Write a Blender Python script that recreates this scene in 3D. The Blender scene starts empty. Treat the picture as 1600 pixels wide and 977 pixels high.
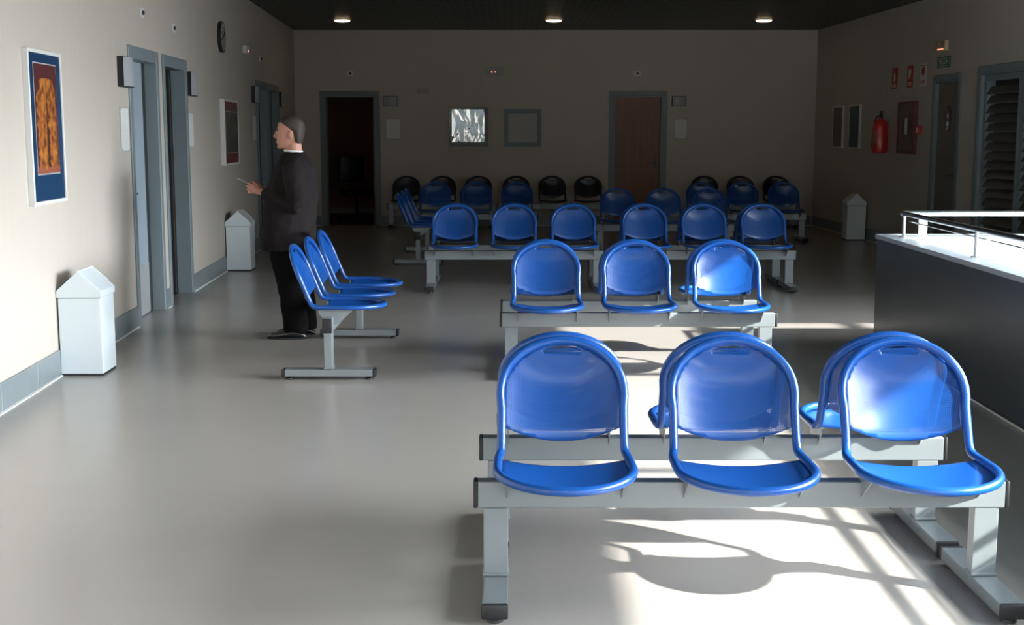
import bpy, bmesh, math, random
from mathutils import Vector, Matrix, geometry
random.seed(7)
S = bpy.context.scene
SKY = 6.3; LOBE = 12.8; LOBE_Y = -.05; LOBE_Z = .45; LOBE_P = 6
COL = S.collection
PI = math.pi

# ------------------------------------------------------------------ materials
def srgb(r, g, b):
    f = lambda c: (c/255/12.92) if c/255 <= .04045 else ((c/255+.055)/1.055)**2.4
    return (f(r), f(g), f(b), 1)

def mat(name, col, rough=.5, metal=0, coat=0, spec=.5, emit=None, estr=0, noise=0, nscale=20, bump=0, bscale=200):
    m = bpy.data.materials.new(name); m.use_nodes = True
    nt = m.node_tree; b = nt.nodes['Principled BSDF']
    b.inputs['Base Color'].default_value = col
    b.inputs['Roughness'].default_value = rough
    b.inputs['Metallic'].default_value = metal
    b.inputs['Coat Weight'].default_value = coat
    b.inputs['Coat Roughness'].default_value = .12
    b.inputs['Specular IOR Level'].default_value = spec
    if emit:
        b.inputs['Emission Color'].default_value = emit
        b.inputs['Emission Strength'].default_value = estr
    if noise or bump:
        tc = nt.nodes.new('ShaderNodeTexCoord')
    if noise:
        n = nt.nodes.new('ShaderNodeTexNoise'); n.inputs['Scale'].default_value = nscale
        n.inputs['Detail'].default_value = 4
        nt.links.new(tc.outputs['Object'], n.inputs['Vector'])
        mr = nt.nodes.new('ShaderNodeMapRange')
        mr.inputs['To Min'].default_value = 1-noise; mr.inputs['To Max'].default_value = 1+noise
        nt.links.new(n.outputs['Fac'], mr.inputs['Value'])
        mx = nt.nodes.new('ShaderNodeVectorMath'); mx.operation = 'SCALE'
        mx.inputs[0].default_value = col[:3]
        nt.links.new(mr.outputs['Result'], mx.inputs['Scale'])
        nt.links.new(mx.outputs['Vector'], b.inputs['Base Color'])
    if bump:
        n2 = nt.nodes.new('ShaderNodeTexNoise'); n2.inputs['Scale'].default_value = bscale
        nt.links.new(tc.outputs['Object'], n2.inputs['Vector'])
        bp = nt.nodes.new('ShaderNodeBump'); bp.inputs['Strength'].default_value = bump
        bp.inputs['Distance'].default_value = .01
        nt.links.new(n2.outputs['Fac'], bp.inputs['Height'])
        nt.links.new(bp.outputs['Normal'], b.inputs['Normal'])
    return m

def ramp_mat(name, stops, scale, rough=.5, stretch=(1, 1, 1), kind='noise', detail=5, coat=0, distort=0):
    m = mat(name, (1, 1, 1, 1), rough, coat=coat); nt = m.node_tree; b = nt.nodes['Principled BSDF']
    tc = nt.nodes.new('ShaderNodeTexCoord'); mp = nt.nodes.new('ShaderNodeMapping')
    mp.inputs['Scale'].default_value = stretch
    nt.links.new(tc.outputs['Object'], mp.inputs['Vector'])
    if kind == 'noise':
        n = nt.nodes.new('ShaderNodeTexNoise'); n.inputs['Detail'].default_value = detail
        n.inputs['Distortion'].default_value = distort
    elif kind == 'wave':
        n = nt.nodes.new('ShaderNodeTexWave'); n.inputs['Distortion'].default_value = distort
    n.inputs['Scale'].default_value = scale
    nt.links.new(mp.outputs['Vector'], n.inputs['Vector'])
    r = nt.nodes.new('ShaderNodeValToRGB')
    els = r.color_ramp.elements
    while len(els) < len(stops): els.new(.5)
    for e, (p, c) in zip(els, stops): e.position = p; e.color = c
    nt.links.new(n.outputs['Fac'], r.inputs['Fac'])
    nt.links.new(r.outputs['Color'], b.inputs['Base Color'])
    return m

M = {}
M['blue'] = mat('blue_enamel', (.008, .076, .32, 1), .28, 0, coat=.3, spec=.45)
M['steel'] = mat('grey_painted_steel', (.265, .295, .308, 1), .36, .3, coat=.15)
M['zinc'] = mat('bracket_zinc', (.62, .62, .60, 1), .35, .8)
M['rubber'] = mat('black_rubber', (.018, .018, .019, 1), .5)
M['white_metal'] = mat('white_enamel', (.80, .87, .90, 1), .32, coat=.3)
M['dark_base'] = mat('dark_plinth', (.03, .03, .03, 1), .6)
M['frame_grey'] = mat('door_frame_grey', (.205, .25, .27, 1), .45, noise=.04, nscale=6)
M['leaf_grey'] = mat('door_leaf_grey', (.33, .40, .46, 1), .45)
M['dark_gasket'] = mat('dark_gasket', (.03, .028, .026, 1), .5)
M['kick'] = mat('brushed_kick_plate', (.75, .76, .76, 1), .35, .6)
M['wood_dark'] = ramp_mat('door_wood', [(0, (.16, .06, .025, 1)), (1, (.30, .125, .055, 1))], 3, .45, (9, 9, .7), detail=6)
M['base_tile'] = mat('baseboard_tile', (.21, .24, .25, 1), .35, noise=.06, nscale=12)
M['grout'] = mat('pale_grout', (.75, .75, .72, 1), .7)
M['chrome'] = mat('brushed_stainless', (.62, .63, .64, 1), .22, 1)
M['darkglass'] = mat('dark_glass', (.006, .008, .011, 1), .04, coat=1)
M['black'] = mat('black_plastic', (.012, .012, .013, 1), .5)
M['whiteplastic'] = mat('white_plastic', (.72, .72, .70, 1), .45)
M['greyplastic'] = mat('grey_plastic', (.40, .41, .43, 1), .4)
M['red'] = mat('red_enamel', (.60, .02, .018, 1), .3, coat=.5)
M['red_sign'] = mat('red_sign_face', (.52, .035, .02, 1), .5)
M['white_sign'] = mat('white_sign_face', (.75, .72, .62, 1), .5)
M['green_sign'] = mat('green_sign_face', (.02, .13, .07, 1), .5)
M['paper'] = ramp_mat('printed_paper', [(.0, (.55, .56, .55, 1)), (.48, (.78, .78, .76, 1)), (1, (.82, .82, .80, 1))], 34, .6, (1, 1, 3))
M['blue_mat'] = mat('navy_mount_board', (.004, .035, .095, 1), .5)
M['red_mat'] = mat('maroon_mount_board', (.10, .012, .01, 1), .5)
M['lamp'] = mat('lamp_glow', (1, 1, 1, 1), .5, emit=(1, .72, .40, 1), estr=6)
M['led'] = mat('red_led', (1, .2, .1, 1), .5, emit=(1, .35, .22, 1), estr=1.3)
M['slab'] = mat('white_cover_panel', (.85, .86, .87, 1), .5)

# perforated blue sheet: a staggered grid of small round holes cut through by transparency
def perforated():
    m = mat('perforated_blue_sheet', (.008, .076, .32, 1), .30, 0, coat=.25); nt = m.node_tree
    b = nt.nodes['Principled BSDF']; out = nt.nodes['Material Output']
    uv = nt.nodes.new('ShaderNodeUVMap'); uv.uv_map = 'UVMap'
    sx = nt.nodes.new('ShaderNodeSeparateXYZ'); nt.links.new(uv.outputs['UV'], sx.inputs[0])
    def mth(op, a, bb=None):
        n = nt.nodes.new('ShaderNodeMath'); n.operation = op
        for i, v in enumerate((a, bb)):
            if v is None: continue
            if isinstance(v, (int, float)): n.inputs[i].default_value = v
            else: nt.links.new(v, n.inputs[i])
        return n.outputs[0]
    P = 1/.0056
    def grid(off):
        ds = []
        for o in ('X', 'Y'):
            v = mth('ADD', mth('MULTIPLY', sx.outputs[o], P), off)
            f = mth('SUBTRACT', mth('FRACT', v), .5)
            ds.append(mth('MULTIPLY', f, f))
        return mth('ADD', ds[0], ds[1])
    d = grid(0)
    hole = mth('LESS_THAN', d, .27**2)
    # holes stop short of the plain rim; the lower band of the back is plain too (v below .20)
    mask = mth('GREATER_THAN', sx.outputs['Y'], .085)
    hole = mth('MULTIPLY', hole, mask)
    tr = nt.nodes.new('ShaderNodeBsdfTransparent'); mix = nt.nodes.new('ShaderNodeMixShader')
    nt.links.new(hole, mix.inputs[0]); nt.links.new(b.outputs[0], mix.inputs[1]); nt.links.new(tr.outputs[0], mix.inputs[2])
    nt.links.new(mix.outputs[0], out.inputs['Surface'])
    return m
M['perf'] = perforated()

def glass():
    m = bpy.data.materials.new('window_glass'); m.use_nodes = True; nt = m.node_tree
    nt.nodes.remove(nt.nodes['Principled BSDF']); out = nt.nodes['Material Output']
    t = nt.nodes.new('ShaderNodeBsdfTransparent'); g = nt.nodes.new('ShaderNodeBsdfGlossy'); g.inputs['Roughness'].default_value = .02
    t.inputs['Color'].default_value = (.95, .97, .97, 1)
    lw = nt.nodes.new('ShaderNodeLayerWeight'); pw = nt.nodes.new('ShaderNodeMath'); pw.operation = 'POWER'; pw.inputs[1].default_value = 5
    fr = nt.nodes.new('ShaderNodeMath'); fr.operation = 'MULTIPLY_ADD'; fr.inputs[1].default_value = .9; fr.inputs[2].default_value = .04
    mx = nt.nodes.new('ShaderNodeMixShader')
    nt.links.new(lw.outputs['Facing'], pw.inputs[0]); nt.links.new(pw.outputs[0], fr.inputs[0])
    nt.links.new(fr.outputs[0], mx.inputs[0]); nt.links.new(t.outputs[0], mx.inputs[1]); nt.links.new(g.outputs[0], mx.inputs[2])
    nt.links.new(mx.outputs[0], out.inputs['Surface']); return m
M['glass'] = glass()

def wall_mat():
    m = mat('cream_vinyl_wall', (.66, .585, .475, 1), .55); nt = m.node_tree; b = nt.nodes['Principled BSDF']
    tc = nt.nodes.new('ShaderNodeTexCoord'); mp = nt.nodes.new('ShaderNodeMapping'); mp.inputs['Scale'].default_value = (9, 9, .35)
    n = nt.nodes.new('ShaderNodeTexNoise'); n.inputs['Scale'].default_value = 2.2; n.inputs['Detail'].default_value = 6
    nt.links.new(tc.outputs['Object'], mp.inputs[0]); nt.links.new(mp.outputs[0], n.inputs['Vector'])
    r = nt.nodes.new('ShaderNodeValToRGB')
    r.color_ramp.elements[0].position = .3; r.color_ramp.elements[0].color = (.555, .497, .435, 1)
    r.color_ramp.elements[1].position = .7; r.color_ramp.elements[1].color = (.57, .512, .448, 1)
    nt.links.new(n.outputs['Fac'], r.inputs[0]); nt.links.new(r.outputs[0], b.inputs['Base Color'])
    return m
M['wall'] = wall_mat()

def floor_mat():
    m = mat('polished_vinyl_floor', (.37, .345, .315, 1), .27, spec=.55); nt = m.node_tree; b = nt.nodes['Principled BSDF']
    tc = nt.nodes.new('ShaderNodeTexCoord')
    n = nt.nodes.new('ShaderNodeTexNoise'); n.inputs['Scale'].default_value = .9; n.inputs['Detail'].default_value = 5
    nt.links.new(tc.outputs['Object'], n.inputs['Vector'])
    r = nt.nodes.new('ShaderNodeValToRGB')
    r.color_ramp.elements[0].position = .3; r.color_ramp.elements[0].color = (.375, .340, .312, 1)
    r.color_ramp.elements[1].position = .75; r.color_ramp.elements[1].color = (.395, .362, .336, 1)
    nt.links.new(n.outputs['Fac'], r.inputs[0])
    last = r.outputs[0]
    nt.links.new(last, b.inputs['Base Color'])
    n2 = nt.nodes.new('ShaderNodeTexNoise'); n2.inputs['Scale'].default_value = 5; n2.inputs['Detail'].default_value = 2
    nt.links.new(tc.outputs['Object'], n2.inputs['Vector'])
    mr = nt.nodes.new('ShaderNodeMapRange'); mr.inputs['To Min'].default_value = .20; mr.inputs['To Max'].default_value = .25
    nt.links.new(n2.outputs['Fac'], mr.inputs['Value']); nt.links.new(mr.outputs[0], b.inputs['Roughness'])
    return m
M['floor'] = floor_mat()

def ceiling_mat():
    m = mat('slatted_metal_ceiling', (.03, .04, .037, 1), .45, .2); nt = m.node_tree; b = nt.nodes['Principled BSDF']
    tc = nt.nodes.new('ShaderNodeTexCoord')
    w = nt.nodes.new('ShaderNodeTexWave'); w.bands_direction = 'X'; w.inputs['Scale'].default_value = 3.2; w.inputs['Distortion'].default_value = 0
    w2 = nt.nodes.new('ShaderNodeTexWave'); w2.bands_direction = 'Y'; w2.inputs['Scale'].default_value = .8
    nt.links.new(tc.outputs['Object'], w.inputs['Vector']); nt.links.new(tc.outputs['Object'], w2.inputs['Vector'])
    ml = nt.nodes.new('ShaderNodeMath'); ml.operation = 'MULTIPLY'
    nt.links.new(w.outputs['Fac'], ml.inputs[0]); nt.links.new(w2.outputs['Fac'], ml.inputs[1])
    r = nt.nodes.new('ShaderNodeValToRGB')
    r.color_ramp.elements[0].color = (.024, .038, .036, 1); r.color_ramp.elements[1].color = (.085, .115, .108, 1)
    nt.links.new(ml.outputs[0], r.inputs[0]); nt.links.new(r.outputs[0], b.inputs['Base Color'])
    return m
M['ceiling'] = ceiling_mat()
M['parapet'] = mat('dark_grey_panel', (.085, .092, .098, 1), .30, .45, noise=.05, nscale=3)
M['ledge'] = mat('pale_grey_ledge', (.34, .38, .41, 1), .35)
M['skin'] = mat('skin', (.50, .24, .17, 1), .5, noise=.06, nscale=30)
M['jacket'] = mat('charcoal_brown_wool', (.018, .0145, .0155, 1), .9, spec=.12, noise=.25, nscale=60, bump=.3)
M['trousers'] = mat('black_trousers', (.006, .0055, .006, 1), .9, spec=.1, noise=.2, nscale=40)
M['shoe'] = mat('black_leather', (.01, .01, .01, 1), .25, coat=.4)
M['hair'] = mat('grey_brown_hair', (.045, .035, .03, 1), .7, noise=.4, nscale=80)
M['shirt'] = mat('white_shirt', (.75, .75, .76, 1), .7)
M['room_floor'] = mat('dim_brown_floor', (.12, .065, .045, 1), .4)
M['room_wall'] = mat('dim_office_wall', (.5, .31, .21, 1), .7)

# ------------------------------------------------------------------ mesh helpers
def box(bm, x0, x1, y0, y1, z0, z1, bev=0, seg=2):
    vs = [bm.verts.new((x, y, z)) for x in (x0, x1) for y in (y0, y1) for z in (z0, z1)]
    idx = [(0, 1, 3, 2), (4, 6, 7, 5), (0, 4, 5, 1), (2, 3, 7, 6), (0, 2, 6, 4), (1, 5, 7, 3)]
    fs = [bm.faces.new([vs[i] for i in q]) for q in idx]
    if bev:
        es = list({e for f in fs for e in f.edges})
        bmesh.ops.bevel(bm, geom=es, offset=bev, segments=seg, profile=.5, affect='EDGES')
    return bm

def prism(bm, pts, axis, a, b):
    """extrude a 2-D outline (list of (u,v)) between a and b along axis x, y or z"""
    def P(u, v, w):
        return {'x': (w, u, v), 'y': (u, w, v), 'z': (u, v, w)}[axis]
    A = [bm.verts.new(P(u, v, a)) for u, v in pts]; B = [bm.verts.new(P(u, v, b)) for u, v in pts]
    n = len(pts)
    bm.faces.new(A); bm.faces.new(B[::-1])
    for i in range(n):
        bm.faces.new((A[i], B[i], B[(i+1) % n], A[(i+1) % n]))
    return bm

def rings(bm, loops, close=True):
    """skin a list of equally long vertex loops, capped at both ends"""
    R = [[bm.verts.new(p) for p in l] for l in loops]
    n = len(R[0])
    for a, b in zip(R, R[1:]):
        for i in range(n):
            bm.faces.new((a[i], a[(i+1) % n], b[(i+1) % n], b[i]))
    if close:
        bm.faces.new(R[0][::-1]); bm.faces.new(R[-1])
    return bm

def tube(bm, pts, rad, n=10, closed=False):
    pts = [Vector(p) for p in pts]; N = len(pts)
    rr = rad if isinstance(rad, (list, tuple)) else [rad]*N
    T = []
    for i in range(N):
        a = pts[(i-1) % N] if (closed or i > 0) else pts[i]
        b = pts[(i+1) % N] if (closed or i < N-1) else pts[i]
        T.append((b-a).normalized())
    u = T[0].orthogonal().normalized(); loops = []
    for i in range(N):
        u = (u - T[i]*u.dot(T[i])).normalized(); v = T[i].cross(u)
        loops.append([pts[i] + (u*math.cos(2*PI*k/n)+v*math.sin(2*PI*k/n))*rr[i] for k in range(n)])
    if closed:
        R = [[bm.verts.new(p) for p in l] for l in loops]
        # align the last ring with the first by the twist that has built up
        best = min(range(n), key=lambda s: sum((loops[-1][k]-loops[0][(k+s) % n]).length for k in range(n)))
        for a, b in zip(R, R[1:]):
            for i in range(n): bm.faces.new((a[i], a[(i+1) % n], b[(i+1) % n], b[i]))
        a = R[-1]; b = R[0]
        for i in range(n): bm.faces.new((a[i], a[(i+1) % n], b[(i+1+best) % n], b[(i+best) % n]))
    else:
        rings(bm, loops)
    return bm

def cyl(bm, p, q, r, n=16): return tube(bm, [p, q], r, n)

def lathe(bm, prof, n=24, cx=0, cy=0):
    return rings(bm, [[(cx+r*math.cos(2*PI*k/n), cy+r*math.sin(2*PI*k/n), z) for k in range(n)] for r, z in prof])

def sphere(bm, c, rx, ry, rz, n=14, m=10):
    L = []
    for j in range(m+1):
        t = -PI/2 + PI*(j+.15)/(m+.3)
        L.append([(c[0]+rx*math.cos(t)*math.cos(2*PI*k/n), c[1]+ry*math.cos(t)*math.sin(2*PI*k/n), c[2]+rz*math.sin(t)) for k in range(n)])
    return rings(bm, L)

def obj(name, bm, m, parent=None, smooth=False, loc=None, rotz=None, angle=40):
    bmesh.ops.recalc_face_normals(bm, faces=bm.faces)
    me = bpy.data.meshes.new(name); bm.to_mesh(me); bm.free()
    if smooth:
        me.polygons.foreach_set('use_smooth', [True]*len(me.polygons))
        try: me.set_sharp_from_angle(angle=math.radians(angle))
        except Exception: pass
    me.materials.append(M[m] if isinstance(m, str) else m)
    o = bpy.data.objects.new(name, me); COL.objects.link(o)
    if parent: o.parent = parent
    if loc is not None: o.location = loc
    if rotz is not None: o.rotation_euler = (0, 0, rotz)
    return o

def B(): return bmesh.new()
def bx(*a, **k): return box(B(), *a, **k)

def tag(o, label, cat, group=None):
    o['label'] = label; o['category'] = cat
    if group: o['group'] = group
    return o
def thing(name, label, cat, loc=(0, 0, 0), rotz=0, group=None):
    o = bpy.data.objects.new(name, None); COL.objects.link(o)
    o.empty_display_size = .05
    o.location = loc; o.rotation_euler = (0, 0, rotz)
    return tag(o, label, cat, group)
def struct(name, bm, m, loc=None, rotz=None, parent=None):
    o = obj(name, bm, m, parent, loc=loc, rotz=rotz)
    if not parent: o['kind'] = 'structure'
    return o
def copy_tree(o, parent=None):
    c = o.copy(); COL.objects.link(c)
    if parent: c.parent = parent
    for ch in list(o.children): copy_tree(ch, c)
    return c

def text(name, s, size, m, parent, loc, rot=(PI/2, 0, 0), ext=.0008):
    cu = bpy.data.curves.new(name, 'FONT'); cu.body = s; cu.size = size; cu.align_x = 'CENTER'; cu.align_y = 'CENTER'; cu.extrude = ext
    t = bpy.data.objects.new('tmp', cu); COL.objects.link(t)
    dg = bpy.context.evaluated_depsgraph_get()
    me = bpy.data.meshes.new_from_object(t.evaluated_get(dg)); bpy.data.objects.remove(t)
    me.materials.clear(); me.materials.append(M[m])
    o = bpy.data.objects.new(name, me); COL.objects.link(o); o.parent = parent; o.location = loc; o.rotation_euler = rot
    return o

# ------------------------------------------------------------------ room frame
H = 3.11; YB = 20.744
def LX(y): return -2.754 - (y-6.742)*.05113      # left wall face
def RX(y): return 4.86 + (YB-y)*.040             # right wall face
LROT = math.atan2(1, -.05113); RROT = math.atan2(-1, .040)
LS = math.hypot(1, .05113); RS = math.hypot(1, .040)
def LP(y, z=0): return (LX(y), y, z)
def RP(y, z=0): return (RX(y), y, z)
Y0 = -1.3; YJ = 9.9; XA = 8.6   # wall behind the camera, end of the glazed bay, outer glazing

def wall_strip(name, length, openings, loc, rotz, h=H, th=.2, m='wall', z0=0):
    """wall along local x from 0; its room face is y=0, its body runs to y=+th"""
    bm = B(); x = 0
    for a, b, za, zb in sorted(openings):
        if a > x: box(bm, x, a, 0, th, z0, h)
        if za > z0: box(bm, a, b, 0, th, z0, za)
        if zb < h: box(bm, a, b, 0, th, zb, h)
        x = b
    if x < length: box(bm, x, length, 0, th, z0, h)
    return struct(name, bm, m, loc, rotz)

# floor, ceiling
bm = B(); box(bm, -4.2, XA+.2, Y0-.2, YB+.25, -.12, 0); struct('floor', bm, 'floor')
bm = B()
box(bm, -4.2, 4.8, Y0-.2, YB+.2, H, H+.18)
box(bm, 4.8, XA+.2, 7.78, YB+.2, H, H+.18)
struct('ceiling', bm, 'ceiling')

# left wall: local x=0 at y=Y0
def ls(y): return (y-Y0)*LS
D1 = (9.93, 10.80); D2 = (11.12, 11.99); D3 = (16.47, 17.40); D4 = (17.65, 18.58)   # clear openings
DH = 2.085
lop = [(ls(a), ls(b), 0, DH) for a, b in (D1, D2, D3, D4)]
wall_strip('wall_left', ls(YB)+.2, lop, LP(Y0), LROT, th=.12)
# right wall: local x runs towards the camera from the back corner
def rs(y): return (YB-y)*RS
RD = (14.80, 15.53); LV = (11.30, 14.19)
wall_strip('wall_right', rs(YJ), [(rs(RD[1]), rs(RD[0]), 0, 2.10), (rs(LV[1]), rs(LV[0]), 0, 2.14)], RP(YB), RROT)
# back wall
BD1 = (-3.0, -2.19); BD2 = (1.625, 2.405)
bx0 = LX(YB)
wall_strip('wall_back', RX(YB)-bx0+.4, [(BD1[0]-bx0+.2, BD1[1]-bx0+.2, 0, 2.08), (BD2[0]-bx0+.2, BD2[1]-bx0+.2, 0, 2.08)], (bx0-.2, YB, 0), 0)
# wall of the glazed bay, across from the right wall to the outer glazing
wall_strip('wall_bay', XA-RX(YJ)-.2, [], (RX(YJ)+.2, YJ, 0), 0)
# wall behind the camera with its windows
fl = XA - LX(Y0) + .2; WA, WB_, WZ0, WZ1 = XA-4.4, XA+1.95, .85, 2.95
wall_strip('wall_front', fl, [(WA, WB_, WZ0, WZ1)], (XA, Y0, 0), PI)
# outer glazed wall on the right of the bay
wall_strip('wall_glazed', YJ-Y0, [(.3, YJ-Y0-.3, .5, 2.9)], (XA, YJ, 0), -PI/2)

def window_unit(name, w, z0, z1, n, loc, rotz, fw=.05, rails=()):
    fr = B()
    box(fr, 0, w, .04, .12, z0, z0+fw); box(fr, 0, w, .04, .12, z1-fw, z1)
    for k in range(n+1):
        x = (w-fw)*k/n; box(fr, x, x+fw, .04, .12, z0+fw, z1-fw)
    for zr in rails: box(fr, fw, w-fw, .05, .11, zr, zr+.035)
    o = struct(name, fr, 'frame_grey', loc, rotz)
    g = B(); box(g, fw*.5, w-fw*.5, .078, .082, z0+fw*.5, z1-fw*.5)
    obj('pane', g, 'glass', o)
    return o
# windows: behind the camera, outer glazing, glazed roof of the bay
wx_hi, wx_lo = XA-WA, XA-WB_
window_unit('window_1', wx_hi-wx_lo, WZ0, WZ1, 5, (wx_hi, Y0, 0), PI, rails=(1.62,))
window_unit('window_2', YJ-Y0-.6, .5, 2.9, 6, (XA, YJ-.3, 0), -PI/2)
fr = B()
for x in (4.8, 4.97, 6.17, 7.35, XA-.06): box(fr, x, x+.05, Y0, 7.78, H, H+.09)
for y in (Y0, 1.0, 3.2, 5.5, 7.72): box(fr, 4.85, XA-.06, y, y+.05, H+.01, H+.08)
o = struct('window_3', fr, 'frame_grey')
g = B(); box(g, 4.82, XA-.03, Y0+.02, 7.75, H+.042, H+.048); obj('pane', g, 'glass', o)

# ---- baseboards (dark tile with a pale sealing line)
def base_run(name, segs, loc, rotz, h=.165):
    bm = B(); g = B()
    for a, b in segs:
        x = a
        while x < b-.001:
            e = min(b, x+.62)
            box(bm, x+.0015, e-.0015, -.012, -.0005, .008, h, bev=.002, seg=1); x = e
        box(g, a, b, -.0105, -.0002, .004, h-.003); box(g, a, b, -.022, -.0002, .0002, .007)
    o = struct(name, bm, 'base_tile', loc, rotz); obj('sealing_line', g, 'grout', o); return o
FW = .075
base_run('baseboard_left', [(0, ls(D1[0])-FW), (ls(D1[1])+FW, ls(D2[0])-FW), (ls(D2[1])+FW, ls(D3[0])-FW), (ls(D3[1])+FW, ls(D4[0])-FW), (ls(D4[1])+FW, ls(YB)-.02)], LP(Y0), LROT)
base_run('baseboard_back', [(.1, BD1[0]-bx0-FW), (BD1[1]-bx0+FW, BD2[0]-bx0-FW), (BD2[1]-bx0+FW, RX(YB)-bx0-.02)], (bx0, YB, 0), 0)
base_run('baseboard_right', [(.03, rs(RD[1])-FW), (rs(RD[0])+FW, rs(LV[1])-FW)], RP(YB), RROT)

# ------------------------------------------------------------------ doors
def door_frame(name, w, h, loc, rotz, th=.2, m='frame_grey'):
    """local x 0..w is the clear opening, wall face y=0, wall body to +th"""
    bm = B(); f = FW; pr = .014
    for a, b in ((-f, 0), (w, w+f)):
        box(bm, a, b, -pr, -.0005, 0.001, h+f, bev=.003, seg=1)
    box(bm, 0, w, -pr, -.0005, h, h+f, bev=.003, seg=1)
    # lining of the reveal
    box(bm, .0005, .022, -.01, th, 0.001, h-.0005); box(bm, w-.022, w-.0005, -.01, th, 0.001, h-.0005); box(bm, .022, w-.022, -.01, th, h-.022, h-.0005)
    return struct(name, bm, m, loc, rotz)
M['bronze'] = mat('dull_dark_metal', (.12, .11, .10, 1), .5, .6)
def handle(parent, x, y, z, s=1):
    bm = B(); cyl(bm, (x, y, z), (x, y-.05, z), .009, 10); tube(bm, [(x, y-.045, z), (x+s*.02, y-.055, z), (x+s*.12, y-.055, z)], .008, 10)
    box(bm, x-.02, x+.02, y-.006, y-.0005, z-.09, z+.05, bev=.003, seg=1)
    return obj('door_handle', bm, M['bronze'], parent, smooth=True)
# door 1 closed grey leaf with kick plate
def grey_door(n, rng, kick=True, leaf='leaf_grey'):
    w = (rng[1]-rng[0])*LS
    d = door_frame('door_%d' % n, w, DH, LP(rng[0]), LROT, th=.12)
    lf = obj('door_leaf', bx(.024, w-.13, .085, .118, .008, DH-.024, bev=.002, seg=1), leaf, d)
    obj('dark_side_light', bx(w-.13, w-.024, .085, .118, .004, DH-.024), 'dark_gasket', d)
    if kick: obj('kick_plate', bx(.03, w-.14, .0815, .0845, .02, .42), 'kick', lf)
    handle(lf, .09, .085, 1.02)
    return d
grey_door(1, D1)
grey_door(3, D3); grey_door(4, D4)
# door 2 stands open on a dark room
def side_room(name, x0, x1, y0, y1, h=2.6):
    bm = B(); t = .05
    box(bm, x0-t, x0, y0, y1+t, 0, h); box(bm, x1, x1+t, y0, y1+t, 0, h); box(bm, x0, x1, y1, y1+t, 0, h); box(bm, x0-t, x1+t, y0, y1+t, h, h+t)
    return bm
w2 = (D2[1]-D2[0])*LS
d2 = door_frame('door_2', w2, DH, LP(D2[0]), LROT, th=.12)
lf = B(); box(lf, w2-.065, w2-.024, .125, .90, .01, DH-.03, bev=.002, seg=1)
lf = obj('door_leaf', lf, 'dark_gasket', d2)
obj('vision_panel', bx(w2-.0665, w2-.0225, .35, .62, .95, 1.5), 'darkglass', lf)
handle(lf, w2-.2, .9, 1.02) if 0 else None
o = struct('wall_side_room', side_room('r', -.5, w2+.35, .12, 2.4), 'room_wall', LP(D2[0]), LROT)
obj('room_floor', bx(-.5, w2+.35, .12, 2.4, -.11, -.002+.003), 'room_floor', o)

# back-left open doorway to an office
wd = BD1[1]-BD1[0]
d5 = door_frame('door_5', wd, 2.08, (BD1[0], YB, 0), 0)
lf = B(); box(lf, wd-.067, wd-.024, .205, .98, .01, 2.05, bev=.002, seg=1)
lf = obj('door_leaf', lf, 'wood_dark', d5)
hb = B(); cyl(hb, (wd-.068, .90, 1.03), (wd-.12, .90, 1.03), .009, 10); tube(hb, [(wd-.115, .90, 1.03), (wd-.12, .78, 1.03)], .008, 10)
obj('door_handle', hb, 'chrome', lf, smooth=True)
o = struct('wall_office', side_room('r', -.6, wd+.9, .2, 3.3), 'room_wall', (BD1[0], YB, 0), 0)
obj('room_floor', bx(-.6, wd+.9, .2, 3.3, -.11, .001), 'room_floor', o)
obj('skirting', bx(-.6, wd+.9, 3.285, 3.2995, .002, .11), 'whiteplastic', o)
# back-right closed wooden door
wd = BD2[1]-BD2[0]
d6 = door_frame('door_6', wd, 2.08, (BD2[0], YB, 0), 0)
lf = obj('door_leaf', bx(.0235, wd-.0235, .05, .09, .008, 2.056, bev=.002, seg=1), 'wood_dark', d6)
handle(lf, wd-.10, .05, 1.02, -1)
# right wall door, grey leaf with an oval plate
wd = (RD[1]-RD[0])*RS
d7 = door_frame('door_7', wd, 2.10, RP(RD[1]), RROT)
lf = obj('door_leaf', bx(.0235, wd-.0235, .03, .07, .008, 2.076, bev=.002, seg=1), mat('taupe_door_leaf', (.20, .17, .135, 1), .45), d7)
handle(lf, wd-.1, .03, 1.0, -1)
bm = B()
rings(bm, [[(wd*.5+.085*math.cos(a), y, 1.66+.15*math.sin(a)) for a in [2*PI*k/28 for k in range(28)]] for y in (.029, .022)])
ov = obj('oval_plate', bm, 'darkglass', lf, smooth=True)
bm = B(); sphere(bm, (wd*.5, .02, 1.69), .022, .006, .035); sphere(bm, (wd*.5, .02, 1.60), .034, .006, .03); sphere(bm, (wd*.5+.01, .02, 1.55), .02, .005, .016)
obj('pictogram', bm, 'whiteplastic', lf, smooth=True)

M['slat'] = mat('brown_grey_slats', (.13, .12, .105, 1), .45, .2)
# ---- louvred door pair on the right wall
wl = (LV[1]-LV[0])*RS
lv = door_frame('door_8', wl, 2.14, RP(LV[1]), RROT)
nL = 3; lw = (wl-.05)/nL
for k in range(nL):
    a = .025+k*lw; b = a+lw-.004
    bm = B()
    for u, v in ((a, a+.07), (b-.07, b)): box(bm, u, v, .03, .08, .01, 2.112, bev=.002, seg=1)
    box(bm, a+.07, b-.07, .03, .08, .01, .11); box(bm, a+.07, b-.07, .03, .08, 2.05, 2.112)
    f = obj('louvre_frame', bm, 'frame_grey', lv)
    sl = B(); z = .15
    while z < 2.04:
        prism(sl, [(.028, z-.035), (.034, z-.045), (.086, z+.035), (.080, z+.045)], 'x', a+.072, b-.072); z += .1
    obj('louvre_slats', sl, M['slat'], f)
obj('backing_panel', bx(.03, wl-.03, .15, .19, .01, 2.11), 'dark_gasket', lv)

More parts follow.
